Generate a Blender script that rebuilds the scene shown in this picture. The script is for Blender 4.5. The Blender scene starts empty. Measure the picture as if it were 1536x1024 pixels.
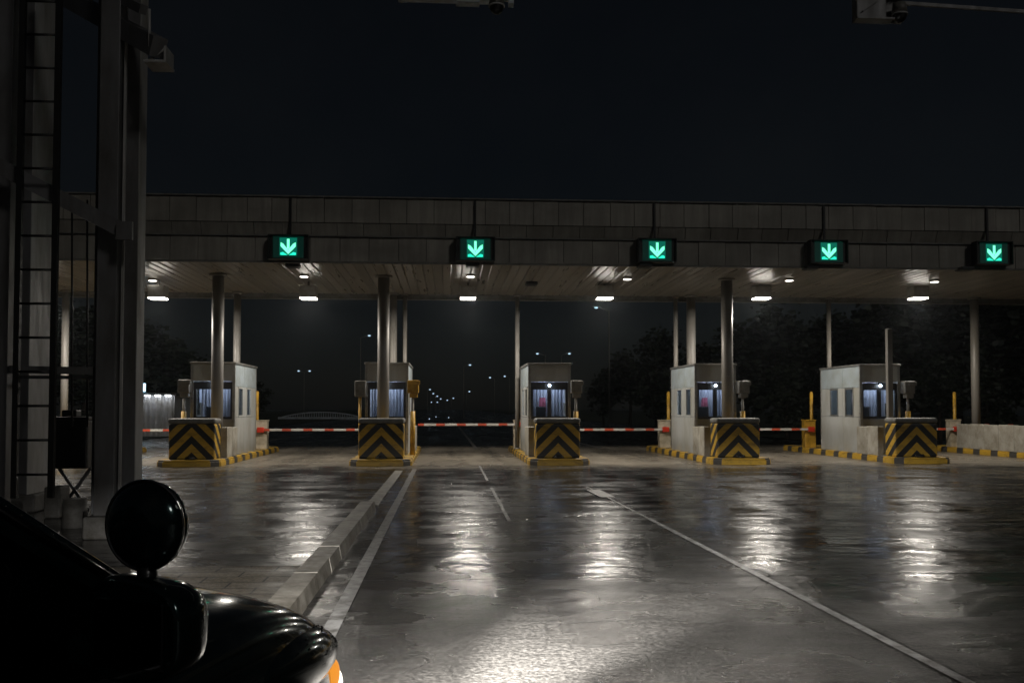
import bpy, bmesh, math, random
from mathutils import Vector, Matrix
R = math.radians
random.seed(11)
scene = bpy.context.scene
COL = scene.collection

# ------------------------------------------------------------------ camera
F = 1400.0; HOR = 612.0; YAW = R(3.9); PITCH = R(2.0); CAMH = 1.75
CY = HOR - F * math.tan(PITCH)
r_ = Vector((math.cos(YAW), -math.sin(YAW), 0))
f0 = Vector((math.sin(YAW), math.cos(YAW), 0))
f_ = f0 * math.cos(PITCH) + Vector((0, 0, math.sin(PITCH)))
u_ = -f0 * math.sin(PITCH) + Vector((0, 0, math.cos(PITCH)))
EYE = Vector((0, 0, CAMH))
def ray(u, v): return f_ * F + r_ * (u - 768) + u_ * (CY - v)
def P(u, v, Y):                       # the point of the vertical plane y = Y seen there
    d = ray(u, v); return EYE + d * (Y / d.y)
def G(u, v, z=0.0):                   # the point of the ground seen there
    d = ray(u, v); return EYE + d * ((z - CAMH) / d.z)
cd = bpy.data.cameras.new('camera'); cam = bpy.data.objects.new('camera', cd); COL.objects.link(cam)
cam.location = EYE; cam.rotation_euler = (R(90) + PITCH, 0, -YAW)
cd.sensor_width = 36; cd.lens = 36 * F / 1536; cd.shift_y = (CY - 512) / 1536
cd.clip_start = 0.05; cd.clip_end = 3000
scene.camera = cam

# ------------------------------------------------------------------ materials
def nt(name):
    m = bpy.data.materials.new(name); m.use_nodes = True
    t = m.node_tree; b = t.nodes['Principled BSDF']
    return m, t, b
def node(t, kind, **kw):
    n = t.nodes.new(kind)
    for k, v in kw.items():
        if hasattr(n, k): setattr(n, k, v)
        else: n.inputs[k].default_value = v
    return n
def ramp(t, fac, stops):
    n = t.nodes.new('ShaderNodeValToRGB'); e = n.color_ramp.elements
    while len(e) < len(stops): e.new(0.5)
    for i, (p, c) in enumerate(stops):
        e[i].position = p; e[i].color = (c[0], c[1], c[2], 1) if isinstance(c, tuple) else (c, c, c, 1)
    t.links.new(fac, n.inputs['Fac']); return n.outputs['Color']
def math_(t, op, a, b=None, c=None):
    n = t.nodes.new('ShaderNodeMath'); n.operation = op
    for i, x in enumerate((a, b, c)):
        if x is None: continue
        if isinstance(x, (int, float)): n.inputs[i].default_value = x
        else: t.links.new(x, n.inputs[i])
    return n.outputs[0]
def mix(t, fac, a, b, mode='MIX'):
    n = t.nodes.new('ShaderNodeMix'); n.data_type = 'RGBA'; n.blend_type = mode
    for k, x in ((0, fac), (6, a), (7, b)):
        if isinstance(x, (int, float)): n.inputs[k].default_value = x
        elif isinstance(x, tuple): n.inputs[k].default_value = (x[0], x[1], x[2], 1)
        else: t.links.new(x, n.inputs[k])
    return n.outputs[2]
def coords(t, scale=(1, 1, 1), kind='Object'):
    tc = t.nodes.new('ShaderNodeTexCoord'); mp = t.nodes.new('ShaderNodeMapping')
    mp.inputs['Scale'].default_value = scale
    t.links.new(tc.outputs[kind], mp.inputs['Vector']); return mp.outputs['Vector']
def noise(t, vec, scale, detail=4, rough=0.6, dist=0.0):
    n = node(t, 'ShaderNodeTexNoise', Scale=scale, Detail=detail, Roughness=rough, Distortion=dist)
    t.links.new(vec, n.inputs['Vector']); return n.outputs['Fac']
def bump(t, b, h, strength, distance=0.01, prev=None):
    n = node(t, 'ShaderNodeBump', Strength=strength, Distance=distance)
    t.links.new(h, n.inputs['Height'])
    if prev is not None: t.links.new(prev, n.inputs['Normal'])
    t.links.new(n.outputs['Normal'], b.inputs['Normal']); return n.outputs['Normal']
def plain(name, col, rough=0.5, metal=0.0, dirt=0.35, scale=2.0, bmp=0.0, coat=0.0, stretch=(1, 1, 1), spec=None):
    m, t, b = nt(name)
    v = coords(t, stretch)
    a = noise(t, v, scale, 6, 0.65)
    dk = tuple(c * (1 - dirt) * (0.95, 0.9, 0.8)[i] for i, c in enumerate(col))
    t.links.new(ramp(t, a, [(0.35, dk), (0.62, tuple(col))]), b.inputs['Base Color'])
    a2 = noise(t, v, scale * 3.1, 4)
    t.links.new(ramp(t, a2, [(0.3, rough * 0.75), (0.7, min(1, rough * 1.2))]), b.inputs['Roughness'])
    b.inputs['Metallic'].default_value = metal
    b.inputs['Coat Weight'].default_value = coat; b.inputs['Coat Roughness'].default_value = 0.04
    if spec is not None: b.inputs['Specular IOR Level'].default_value = spec
    if bmp: bump(t, b, noise(t, v, scale * 12, 5), bmp, 0.01)
    return m
def emit(name, col, strength, sample=False):
    m, t, b = nt(name)
    b.inputs['Base Color'].default_value = (0.02, 0.02, 0.02, 1)
    b.inputs['Emission Color'].default_value = (*col, 1); b.inputs['Emission Strength'].default_value = strength
    m.cycles.emission_sampling = 'AUTO' if sample else 'NONE'
    return m

M = {}
# wet road
def road_material(name, dark, light, wet_lo, wet_hi, paver=False, rough=0.115, waves=((1.5, 0.034), (5.0, 0.009), (14.0, 0.0022)), grain=0.0, gmul=2.2, near=None):
    m, t, b = nt(name)
    v = coords(t, (1, 1, 1)); vs = coords(t, (1.0, 0.30, 1)); vt = coords(t, (1.7, 0.05, 1)); vx = coords(t, (0.55, 1.0, 1))
    big = noise(t, vs, 0.42, 4, 0.55, 0.4)
    track = noise(t, vt, 0.8, 3, 0.5)
    med = noise(t, v, 2.1, 6, 0.65, 0.2)
    grit = noise(t, v, 26, 4, 0.75)
    wet = ramp(t, math_(t, 'ADD', math_(t, 'MULTIPLY', big, 0.6), math_(t, 'MULTIPLY', track, 0.4)), [(wet_lo, 0.0), (wet_hi, 1.0)])
    zone = None
    if near:
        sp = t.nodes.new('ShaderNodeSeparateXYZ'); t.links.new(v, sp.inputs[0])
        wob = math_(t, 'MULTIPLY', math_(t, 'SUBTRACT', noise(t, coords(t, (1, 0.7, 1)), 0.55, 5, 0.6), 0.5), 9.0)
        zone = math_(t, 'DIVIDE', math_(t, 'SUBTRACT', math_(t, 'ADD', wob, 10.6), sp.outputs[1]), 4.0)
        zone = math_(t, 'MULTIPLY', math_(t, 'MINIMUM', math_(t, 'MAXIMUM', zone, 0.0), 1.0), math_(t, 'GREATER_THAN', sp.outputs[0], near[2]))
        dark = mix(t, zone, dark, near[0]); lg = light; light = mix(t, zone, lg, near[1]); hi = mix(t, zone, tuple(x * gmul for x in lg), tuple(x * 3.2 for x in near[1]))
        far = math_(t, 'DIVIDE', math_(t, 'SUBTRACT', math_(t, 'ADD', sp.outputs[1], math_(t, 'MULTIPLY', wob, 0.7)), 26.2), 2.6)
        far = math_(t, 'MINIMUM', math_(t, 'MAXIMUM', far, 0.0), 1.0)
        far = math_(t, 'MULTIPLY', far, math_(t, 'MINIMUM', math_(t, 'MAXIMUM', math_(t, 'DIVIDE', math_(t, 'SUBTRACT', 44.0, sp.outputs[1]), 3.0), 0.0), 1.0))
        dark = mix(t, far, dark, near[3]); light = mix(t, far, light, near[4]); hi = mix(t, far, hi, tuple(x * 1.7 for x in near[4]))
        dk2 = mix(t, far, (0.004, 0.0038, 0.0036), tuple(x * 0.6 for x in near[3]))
    else: hi = tuple(x * gmul for x in light); dk2 = tuple(x * 0.35 for x in dark)
    base = mix(t, ramp(t, med, [(0.28, 0.0), (0.72, 1.0)]), dark, light)
    base = mix(t, ramp(t, grit, [(0.42, 0.0), (0.66, 0.9)]), base, hi)
    base = mix(t, math_(t, 'MULTIPLY', wet, 0.6), base, dk2)
    wv = t.nodes.new('ShaderNodeVectorMath'); wv.operation = 'ADD'
    nz = node(t, 'ShaderNodeTexNoise', Scale=1.4, Detail=5.0)
    t.links.new(v, nz.inputs['Vector']); t.links.new(v, wv.inputs[0]); t.links.new(nz.outputs['Color'], wv.inputs[1])
    vo = node(t, 'ShaderNodeTexVoronoi', feature='DISTANCE_TO_EDGE', Scale=0.22)
    t.links.new(wv.outputs[0], vo.inputs['Vector'])
    crack = ramp(t, vo.outputs['Distance'], [(0.0, 1.0), (0.006, 0.0)])
    crack = math_(t, 'MULTIPLY', crack, ramp(t, noise(t, v, 0.11, 2), [(0.48, 0.0), (0.58, 1.0)]))
    base = mix(t, math_(t, 'MULTIPLY', crack, 0.8), base, (0.005, 0.005, 0.005))
    t.links.new(base, b.inputs['Base Color'])
    dash = ramp(t, noise(t, vx, 1.25, 4, 0.6, 0.3), [(0.40, 0.0), (0.62, 1.0)])
    dry = math_(t, 'SUBTRACT', 1.0, wet)
    rg = math_(t, 'ADD', math_(t, 'MULTIPLY', dry, 0.14), math_(t, 'MULTIPLY', dash, 0.13))
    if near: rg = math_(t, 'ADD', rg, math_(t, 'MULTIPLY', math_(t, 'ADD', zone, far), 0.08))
    t.links.new(math_(t, 'ADD', rg, rough), b.inputs['Roughness'])
    sp = math_(t, 'ADD', math_(t, 'MULTIPLY', wet, 0.34), math_(t, 'MULTIPLY', math_(t, 'SUBTRACT', 1.0, dash), 0.14))
    t.links.new(math_(t, 'ADD', sp, 0.03), b.inputs['Specular IOR Level'])
    n = None
    for (sc, ds) in waves: n = bump(t, b, noise(t, vx if sc < 3 else v, sc, 3, 0.5, 0.2), 1.0, ds, n)
    if near: n = bump(t, b, math_(t, 'MULTIPLY', grit, zone), 1.0, 0.006, n)
    if grain: n = bump(t, b, grit, 1.0, grain, n)
    n = bump(t, b, math_(t, 'SUBTRACT', 1.0, crack), 0.6, 0.008, n)
    if paver:
        br = node(t, 'ShaderNodeTexBrick', Scale=1.0)
        br.inputs['Brick Width'].default_value = 0.62; br.inputs['Row Height'].default_value = 0.31; br.inputs['Mortar Size'].default_value = 0.012
        t.links.new(v, br.inputs['Vector'])
        t.links.new(mix(t, br.outputs['Fac'], base, (0.006, 0.006, 0.006)), b.inputs['Base Color'])
        bump(t, b, math_(t, 'SUBTRACT', 1.0, br.outputs['Fac']), 0.8, 0.012, n)
    return m
KX = G(443, 936).x                 # right foot of the long kerb
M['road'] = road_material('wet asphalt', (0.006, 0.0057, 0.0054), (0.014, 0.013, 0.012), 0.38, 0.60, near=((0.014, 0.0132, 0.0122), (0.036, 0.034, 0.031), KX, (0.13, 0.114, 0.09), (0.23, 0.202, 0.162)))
M['paver'] = road_material('paver stone', (0.045, 0.038, 0.028), (0.09, 0.076, 0.056), 0.5, 0.75, True, rough=0.2, grain=0.003)
M['grass_soil'] = plain('grass soil', (0.03, 0.04, 0.018), 0.9, dirt=0.6, scale=1.5, bmp=0.6)
M['line'] = plain('worn road paint', (0.29, 0.285, 0.275), 0.4, dirt=0.8, scale=6, bmp=0.3)
M['kerb'] = plain('kerb concrete', (0.31, 0.285, 0.24), 0.5, dirt=0.65, scale=3, bmp=0.5)
M['dark_concrete'] = plain('dirty dark concrete', (0.13, 0.125, 0.115), 0.7, dirt=0.5, scale=4, bmp=0.5)
M['concrete'] = plain('guard concrete', (0.40, 0.38, 0.33), 0.65, dirt=0.35, scale=2.5, bmp=0.35)
M['cap'] = plain('grey cap', (0.20, 0.20, 0.19), 0.6, dirt=0.4, scale=3, bmp=0.2)
M['booth'] = plain('booth panel', (0.40, 0.41, 0.40), 0.42, dirt=0.22, scale=1.2, stretch=(1, 1, 0.35))
M['booth_blue'] = plain('booth blue grey panel', (0.33, 0.38, 0.41), 0.38, dirt=0.2, scale=1.5)
M['alu'] = plain('booth aluminium trim', (0.42, 0.42, 0.41), 0.35, 0.7, dirt=0.3, scale=3)
M['darkframe'] = plain('dark window frame', (0.035, 0.036, 0.04), 0.4, dirt=0.3, scale=4)
M['column'] = plain('column steel', (0.25, 0.24, 0.225), 0.5, 0.15, dirt=0.2, scale=0.8, stretch=(1, 1, 0.2))
M['steel'] = plain('weathered gantry steel', (0.18, 0.18, 0.185), 0.5, 0.15, dirt=0.5, scale=1.8, bmp=0.1, stretch=(1, 1, 0.3))
M['steel_pale'] = plain('pale and lit gantry steel', (0.5, 0.5, 0.5), 0.55, 0.1, dirt=0.45, scale=1.6, bmp=0.1, stretch=(1, 1, 0.25))  # paler copy of the tower steel, also used to paint lit column sides
M['mount'] = plain('pale mount lit blue', (0.60, 0.68, 0.78), 0.45, dirt=0.3, scale=4)  # bluish light of a nearby lamp is put into this colour
M['black'] = plain('black housing', (0.012, 0.012, 0.012), 0.45, dirt=0.3, scale=5)
M['grey_box'] = plain('grey equipment box', (0.17, 0.165, 0.15), 0.5, dirt=0.4, scale=4)
M['yellow'] = plain('yellow paint', (0.50, 0.29, 0.03), 0.45, dirt=0.5, scale=4, bmp=0.1)
M['cabinet'] = plain('cabinet paint', (0.50, 0.45, 0.35), 0.45, dirt=0.4, scale=2.5)
M['red'] = plain('red paint', (0.60, 0.045, 0.02), 0.4, dirt=0.3, scale=4)
M['lampbody'] = plain('lamp housing', (0.42, 0.42, 0.41), 0.45, dirt=0.2, scale=5)
M['car'] = plain('black car paint', (0.012, 0.030, 0.030), 0.16, 0.75, dirt=0.2, scale=3, coat=1.0)
M['carplastic'] = plain('black car plastic', (0.008, 0.008, 0.009), 0.38, dirt=0.2, scale=8)
M['chrome'] = plain('chrome', (0.6, 0.6, 0.6), 0.12, 1.0, dirt=0.1)
M['chromedark'] = plain('dark polished trim', (0.10, 0.10, 0.10), 0.15, 1.0, dirt=0.2, scale=9)
M['bead'] = plain('rain bead', (0.02, 0.025, 0.025), 0.06, 0.0, dirt=0.1, coat=1.0)
M['tyre'] = plain('tyre rubber', (0.012, 0.012, 0.012), 0.8, dirt=0.3, bmp=0.3)
M['curtain'] = plain('lavender curtain', (0.46, 0.47, 0.56), 0.8, dirt=0.2, scale=2, stretch=(6, 6, 0.3))
M['pink'] = plain('pink cloth', (0.55, 0.14, 0.22), 0.8, dirt=0.3, scale=5)
M['chair'] = plain('dark chair', (0.02, 0.02, 0.025), 0.6, dirt=0.2)
M['trunk'] = plain('bark', (0.05, 0.04, 0.03), 0.9, dirt=0.5, scale=4, bmp=0.5)
M['hutwall'] = plain('corrugated white sheet', (0.55, 0.55, 0.56), 0.5, dirt=0.3, scale=1.5)
M['bridge'] = plain('pale bridge steel', (0.5, 0.55, 0.6), 0.6, dirt=0.3)
def leaf_mat():
    m, t, b = nt('leaf')
    g = t.nodes.new('ShaderNodeNewGeometry')
    t.links.new(ramp(t, g.outputs['Random Per Island'], [(0.0, (0.007, 0.013, 0.006)), (1.0, (0.026, 0.038, 0.015))]), b.inputs['Base Color'])
    b.inputs['Roughness'].default_value = 0.6
    return m
M['leaf'] = leaf_mat()
def panel_mat(name, dark, light):
    m, t, b = nt(name)
    g = t.nodes.new('ShaderNodeNewGeometry')
    v = coords(t, (1, 1, 1)); vz = coords(t, (2.2, 1, 0.22))
    base = ramp(t, g.outputs['Random Per Island'], [(0.0, dark), (1.0, light)])
    streak = ramp(t, noise(t, vz, 1.3, 6, 0.7), [(0.38, 0.0), (0.6, 1.0)])
    patch = ramp(t, noise(t, coords(t, (1, 1, 2.0)), 0.30, 5, 0.62), [(0.40, 0.0), (0.58, 1.0)])
    base = mix(t, math_(t, 'MULTIPLY', streak, 0.5), base, tuple(x * 0.45 for x in dark))
    base = mix(t, patch, mix(t, 0.5, base, tuple(x * 0.4 for x in dark)), base)
    t.links.new(base, b.inputs['Base Color']); b.inputs['Roughness'].default_value = 0.55
    bump(t, b, noise(t, v, 18, 4), 0.15, 0.01)
    return m
M['fascia'] = panel_mat('fascia panel', (0.35, 0.325, 0.275), (0.44, 0.41, 0.355))
def soffit_mat():
    m, t, b = nt('soffit strip metal')
    g = t.nodes.new('ShaderNodeNewGeometry')
    v = coords(t, (2, 0.12, 1))
    base = ramp(t, g.outputs['Random Per Island'], [(0.0, (0.235, 0.218, 0.192)), (1.0, (0.335, 0.312, 0.275))])
    base = mix(t, ramp(t, noise(t, v, 1.2, 6), [(0.45, 0.0), (0.8, 0.12)]), base, (0.16, 0.135, 0.11))
    t.links.new(base, b.inputs['Base Color']); b.inputs['Metallic'].default_value = 0.2
    t.links.new(ramp(t, noise(t, v, 3, 4), [(0.3, 0.26), (0.7, 0.36)]), b.inputs['Roughness'])
    return m
M['soffit'] = soffit_mat()
def stripe_mat(name, expr, period, duty, ca, cb, off=0.0):
    m, t, b = nt(name)
    tc = t.nodes.new('ShaderNodeTexCoord'); sp = t.nodes.new('ShaderNodeSeparateXYZ')
    t.links.new(tc.outputs['Object'], sp.inputs[0])
    x, y, z = sp.outputs
    if expr == 'chevron': val = math_(t, 'ADD', math_(t, 'ADD', z, math_(t, 'ABSOLUTE', x)), math_(t, 'MULTIPLY', y, 0.9))
    elif expr == 'kerb': val = math_(t, 'ADD', math_(t, 'ABSOLUTE', x), y)
    else: val = x
    fr = math_(t, 'FRACT', math_(t, 'ADD', math_(t, 'DIVIDE', val, period), 50 + off))
    s = math_(t, 'LESS_THAN', fr, duty)
    base = mix(t, s, ca, cb)
    oi = t.nodes.new('ShaderNodeObjectInfo'); va = t.nodes.new('ShaderNodeVectorMath'); va.operation = 'ADD'
    mp = t.nodes.new('ShaderNodeMapping'); mp.inputs['Scale'].default_value = (0.7, 0.7, 2.2)
    t.links.new(tc.outputs['Object'], mp.inputs['Vector']); t.links.new(mp.outputs['Vector'], va.inputs[0])
    t.links.new(math_(t, 'MULTIPLY', oi.outputs['Random'], 90.0), va.inputs[1])
    wear = noise(t, va.outputs[0], 2.6, 8, 0.74, 0.3)
    base = mix(t, ramp(t, wear, [(0.49, 0.0), (0.68, 0.65)]), base, (0.035, 0.031, 0.024))
    t.links.new(base, b.inputs['Base Color']); b.inputs['Roughness'].default_value = 0.5
    bump(t, b, noise(t, tc.outputs['Object'], 25, 4), 0.2, 0.01)
    return m
YEL = (0.54, 0.33, 0.035); BLK = (0.016, 0.017, 0.018)
M['chevron'] = stripe_mat('chevron paint', 'chevron', 0.50, 0.50, YEL, BLK, 0.06)
M['kerbstripe'] = stripe_mat('yellow black kerb paint', 'kerb', 1.15, 0.62, (0.07, 0.066, 0.06), YEL)
M['armstripe'] = stripe_mat('red white arm paint', 'arm', 0.80, 0.42, (0.52, 0.50, 0.46), (0.50, 0.07, 0.03))
def glass_mat(name, alpha, tint):
    m, t, b = nt(name)
    gl = node(t, 'ShaderNodeBsdfGlossy', Roughness=0.03)
    tr = t.nodes.new('ShaderNodeBsdfTransparent'); tr.inputs['Color'].default_value = (*tint, 1)
    lw = t.nodes.new('ShaderNodeLayerWeight')
    fr = math_(t, 'ADD', math_(t, 'MULTIPLY', math_(t, 'POWER', lw.outputs['Facing'], 5.0), 0.9 * alpha), 0.04 * alpha)
    mx = t.nodes.new('ShaderNodeMixShader')
    t.links.new(fr, mx.inputs[0]); t.links.new(tr.outputs[0], mx.inputs[1]); t.links.new(gl.outputs[0], mx.inputs[2])
    t.links.new(mx.outputs[0], t.nodes['Material Output'].inputs['Surface'])
    return m
M['glass'] = glass_mat('clear glass', 0.7, (0.85, 0.88, 0.9))
M['carglass'] = glass_mat('tinted car glass', 0.3, (0.04, 0.05, 0.05))
M['lens'] = emit('canopy lamp lens', (1.0, 0.92, 0.80), 12)
M['lens_side'] = emit('canopy lamp lens rim', (1.0, 0.94, 0.85), 30)
M['down'] = emit('downlight lens', (1.0, 0.93, 0.82), 6)
M['sign_bg'] = emit('sign display green', (0.0, 0.55, 0.36), 0.24)
M['sign_spill'] = emit('painted green display spill', (0.0, 1.0, 0.7), 0.011)  # faint emission stands in for green spill on the sign housing
M['sign_green'] = emit('sign bright green', (0.02, 0.9, 0.55), 1.4)
M['sign_arrow'] = emit('sign arrow mint', (0.16, 0.95, 0.50), 1.9)
M['booth_dot'] = emit('booth wall lamp', (0.72, 0.86, 1.0), 22)
M['street'] = emit('street lamp lens', (0.55, 0.80, 1.0), 1.3)
M['marker'] = emit('marker lens', (0.6, 0.8, 1.0), 0.8)
M['orange'] = emit('amber indicator', (1.0, 0.36, 0.04), 0.9)
M['head'] = emit('headlamp lens', (1.0, 0.9, 0.75), 3.0)
M['bluesign'] = emit('lit blue sign', (0.45, 0.78, 1.0), 3.0)
M['hutlight'] = emit('hut eave light', (0.9, 0.94, 1.0), 12)
M['boothlight'] = emit('booth ceiling light', (0.66, 0.80, 1.0), 13, True)

# ------------------------------------------------------------------ mesh helpers
class MB:
    def __init__(s): s.bm = bmesh.new()
    def box(s, x0, x1, y0, y1, z0, z1, bev=0.0, mat=None, seg=2):
        g = bmesh.ops.create_cube(s.bm, size=1)['verts']
        bmesh.ops.scale(s.bm, verts=g, vec=(abs(x1 - x0), abs(y1 - y0), abs(z1 - z0)))
        bmesh.ops.translate(s.bm, verts=g, vec=((x0 + x1) / 2, (y0 + y1) / 2, (z0 + z1) / 2))
        if bev:
            es = list({e for v in g for e in v.link_edges})
            res = bmesh.ops.bevel(s.bm, geom=es, offset=bev, segments=seg, affect='EDGES', profile=0.5)
            g = list({v for f in res['faces'] for v in f.verts} | {v for v in g if v.is_valid})
        if mat is not None: bmesh.ops.transform(s.bm, matrix=mat, verts=g)
        return s
    def tube(s, a, b, r0, r1=None, n=14, caps=True):
        a = Vector(a); b = Vector(b); r1 = r0 if r1 is None else r1
        q = (b - a).to_track_quat('Z', 'Y').to_matrix()
        ra = []; rb = []
        for i in range(n):
            c = Vector((math.cos(2 * math.pi * i / n), math.sin(2 * math.pi * i / n), 0))
            ra.append(s.bm.verts.new(a + q @ (c * r0))); rb.append(s.bm.verts.new(b + q @ (c * r1)))
        for i in range(n):
            f = s.bm.faces.new((ra[i], ra[(i + 1) % n], rb[(i + 1) % n], rb[i])); f.smooth = True
        if caps: s.bm.faces.new(ra[::-1]); s.bm.faces.new(rb)
        return s
    def bar(s, a, b, w, h):            # rectangular bar from a to b
        a = Vector(a); b = Vector(b); d = b - a
        q = d.to_track_quat('Y', 'Z').to_matrix().to_4x4()
        return s.box(-w / 2, w / 2, 0, d.length, -h / 2, h / 2, 0, Matrix.Translation(a) @ q)
    def quad(s, *pts):
        s.bm.faces.new([s.bm.verts.new(p) for p in pts]); return s
    def prism(s, poly, y0, y1):        # poly of (x,z) pushed from y0 to y1
        a = [s.bm.verts.new((x, y0, z)) for x, z in poly]; b = [s.bm.verts.new((x, y1, z)) for x, z in poly]
        n = len(poly)
        for i in range(n): s.bm.faces.new((a[i], a[(i + 1) % n], b[(i + 1) % n], b[i]))
        s.bm.faces.new(a[::-1]); s.bm.faces.new(b); return s
    def prism_z(s, poly, z0, z1):
        a = [s.bm.verts.new((x, y, z0)) for x, y in poly]; b = [s.bm.verts.new((x, y, z1)) for x, y in poly]
        n = len(poly)
        for i in range(n): s.bm.faces.new((a[i], a[(i + 1) % n], b[(i + 1) % n], b[i]))
        s.bm.faces.new(a[::-1]); s.bm.faces.new(b); return s
    def ball(s, c, r, sc=(1, 1, 1), n=20, mat=None):
        g = bmesh.ops.create_uvsphere(s.bm, u_segments=n, v_segments=n // 2 + 2, radius=r)['verts']
        bmesh.ops.scale(s.bm, verts=g, vec=sc)
        if mat is not None: bmesh.ops.transform(s.bm, matrix=mat, verts=g)
        bmesh.ops.translate(s.bm, verts=g, vec=c)
        for v in g:
            for f in v.link_faces: f.smooth = True
        return s
    def loft(s, rings, closed=True, caps=True, smooth=True):
        vs = [[s.bm.verts.new(p) for p in rg] for rg in rings]
        n = len(rings[0])
        for a, b in zip(vs, vs[1:]):
            for i in range(n if closed else n - 1):
                f = s.bm.faces.new((a[i], a[(i + 1) % n], b[(i + 1) % n], b[i])); f.smooth = smooth
        if caps: s.bm.faces.new(vs[0][::-1]); s.bm.faces.new(vs[-1])
        return s
    def build(s, name, mat, parent=None, loc=None, bevel=0.0):
        bmesh.ops.recalc_face_normals(s.bm, faces=s.bm.faces)
        me = bpy.data.meshes.new(name); s.bm.to_mesh(me); s.bm.free()
        me.materials.append(M[mat] if isinstance(mat, str) else mat)
        o = bpy.data.objects.new(name, me); COL.objects.link(o)
        if loc is not None: o.location = loc
        if parent is not None: o.parent = parent
        if bevel:
            bv = o.modifiers.new('bevel', 'BEVEL'); bv.width = bevel; bv.segments = 2; bv.limit_method = 'ANGLE'
        return o
def tag(o, label=None, cat=None, group=None, kind=None):
    if label: o['label'] = label
    if cat: o['category'] = cat
    if group: o['group'] = group
    if kind: o['kind'] = kind
    return o
def thing(name, label, cat, loc=(0, 0, 0), group=None, rz=0.0):
    o = bpy.data.objects.new(name, None); COL.objects.link(o); o.empty_display_size = 0.2
    o.location = loc; o.rotation_euler = (0, 0, rz)
    return tag(o, label, cat, group)
def structure(o, label=None, cat=None):
    return tag(o, label, cat, None, 'structure')

# ------------------------------------------------------------------ ground
KX = G(443, 936).x                 # right foot of the long kerb
m = MB(); m.quad((-400, -60, 0), (400, -60, 0), (400, 1200, 0), (-400, 1200, 0))
structure(m.build('road', 'road'), 'wet dark asphalt road with puddled tyre tracks', 'road')
m = MB()
for yy in (29.9, 33.6, 37.3): m.quad((-40, yy, 0.004), (45, yy + .05, 0.004), (45, yy + .075, 0.004), (-40, yy + .025, 0.004))
structure(m.build('road_joint', 'black'), 'thin dark slab joints across the pale ground under the canopy', 'road joint')
m = MB(); m.quad((KX + 0.05, 9.62, 0.003), (14, 9.66, 0.003), (14, 9.685, 0.003), (KX + 0.05, 9.64, 0.003))
structure(m.build('road_joint', 'black'), 'thin dark joint across the road in front of the car', 'road joint')
m = MB(); m.quad((KX - 6.0, 2, 0.004), (KX - 0.31, 2, 0.004), (KX - 0.31, 10.6, 0.004), (KX - 6.0, 10.6, 0.004))
structure(m.build('pavement', 'paver'), 'brown wet paving stones left of the long kerb', 'pavement')
m = MB()
for (x0, x1, y0, y1) in ((-90, P(205, 650, 52).x, 46, 1000), (19, 120, 50, 1000)):
    m.quad((x0, y0, 0.05), (x1, y0, 0.05), (x1, y1, 0.05), (x0, y1, 0.05))
structure(m.build('grass_verge', 'grass_soil'), 'dark rough grass verge beyond the toll lanes', 'grass')

# kerb stones
m = MB(); y = 4.0
while y < 16.2:
    j = random.uniform(-0.004, 0.004); h = 0.15 + random.uniform(-0.003, 0.003)
    m.prism([(KX - 0.26 + j, -0.02), (KX + j, -0.02), (KX - 0.035 + j, h), (KX - 0.26 + j, h)], y, y + 0.88); y += 0.8805
structure(m.build('kerb', 'kerb'), 'long row of pale kerb stones beside the left lane line', 'kerb')

m = MB(); m.box(KX - 0.24, KX - 0.02, 16.9, 26.2, 0.0, 0.025)
structure(m.build('kerb', 'kerb', bevel=0.006), 'low flush kerb strip continuing the long kerb towards the island', 'kerb')
# road lines
def line(pts, w, name, label, z=0.008):
    m = MB()
    for (a, b) in pts:
        d = (b - a).normalized(); n = Vector((-d.y, d.x, 0)) * w / 2
        m.quad(*[Vector((q.x, q.y, z)) for q in (a - n, a + n, b + n, b - n)])
    return structure(m.build(name, 'line'), label, 'road line')
L0 = G(498, 945); R0 = G(1440, 1018); R1 = G(880, 730)
line([(Vector((L0.x, 2.5, 0)), Vector((L0.x - 0.05, 27, 0)))], 0.13, 'lane_line', 'worn white lane line running along the right foot of the kerb')
R2 = R1 + (R0 - R1) * 0.40
line([(R2, R1)], 0.05, 'lane_line', 'faint worn far part of the thin diagonal lane line on the right')
line([(R0 + (R0 - R1) * 0.05, R2)], 0.085, 'lane_line', 'thin white diagonal lane line across the right half of the road')
dk = [(Vector((x, y, 0)), Vector((x, y + 6.0, 0))) for x in [G(720, 700).x] for y in (14.5, 22.5)]
line(dk, 0.06, 'lane_line', 'faint broken line in the middle of the centre lane')
line([(G(890, 735), G(912, 746))], 0.3, 'lane_line', 'short thick white dash at the far end of the right lane line', 0.012)
line([(Vector((x, 40, 0)), Vector((x - 1, 260, 0))) for x in (-9.5, -4.2, 1.2, 6.6)], 0.15, 'lane_line', 'faint lane lines running away behind the barriers', 0.012)

# ------------------------------------------------------------------ canopy
YF = 27.6; ZS = 6.08; YB = 35.6; XL = -26.0; XR = 34.0
canopy = thing('toll_canopy', 'long flat toll plaza canopy with tiled stone fascia and slatted ceiling on columns', 'canopy', (0, 0, 0))
m = MB()
def tiles(z0, z1, y0, y1, w, off):      # tiles leaning from (y0,z0) to (y1,z1)
    x = XL + off
    while x < XR:
        ww = w * random.uniform(0.93, 1.07)
        a, b = random.uniform(-0.012, 0.012), random.uniform(-0.012, 0.012)
        g = 0.008
        m.loft([[(x + g, y0 + a, z0 + g), (x + ww - g, y0 + b, z0 + g), (x + ww - g, y1 + b, z1 - g), (x + g, y1 + a, z1 - g)],
                [(x + g, y0 + .06, z0 + g), (x + ww - g, y0 + .06, z0 + g), (x + ww - g, y1 + .06, z1 - g), (x + g, y1 + .06, z1 - g)]], smooth=False)
        x += ww
tiles(ZS - 0.03, ZS + 0.70, YF, YF, 0.82, 0)
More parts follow.
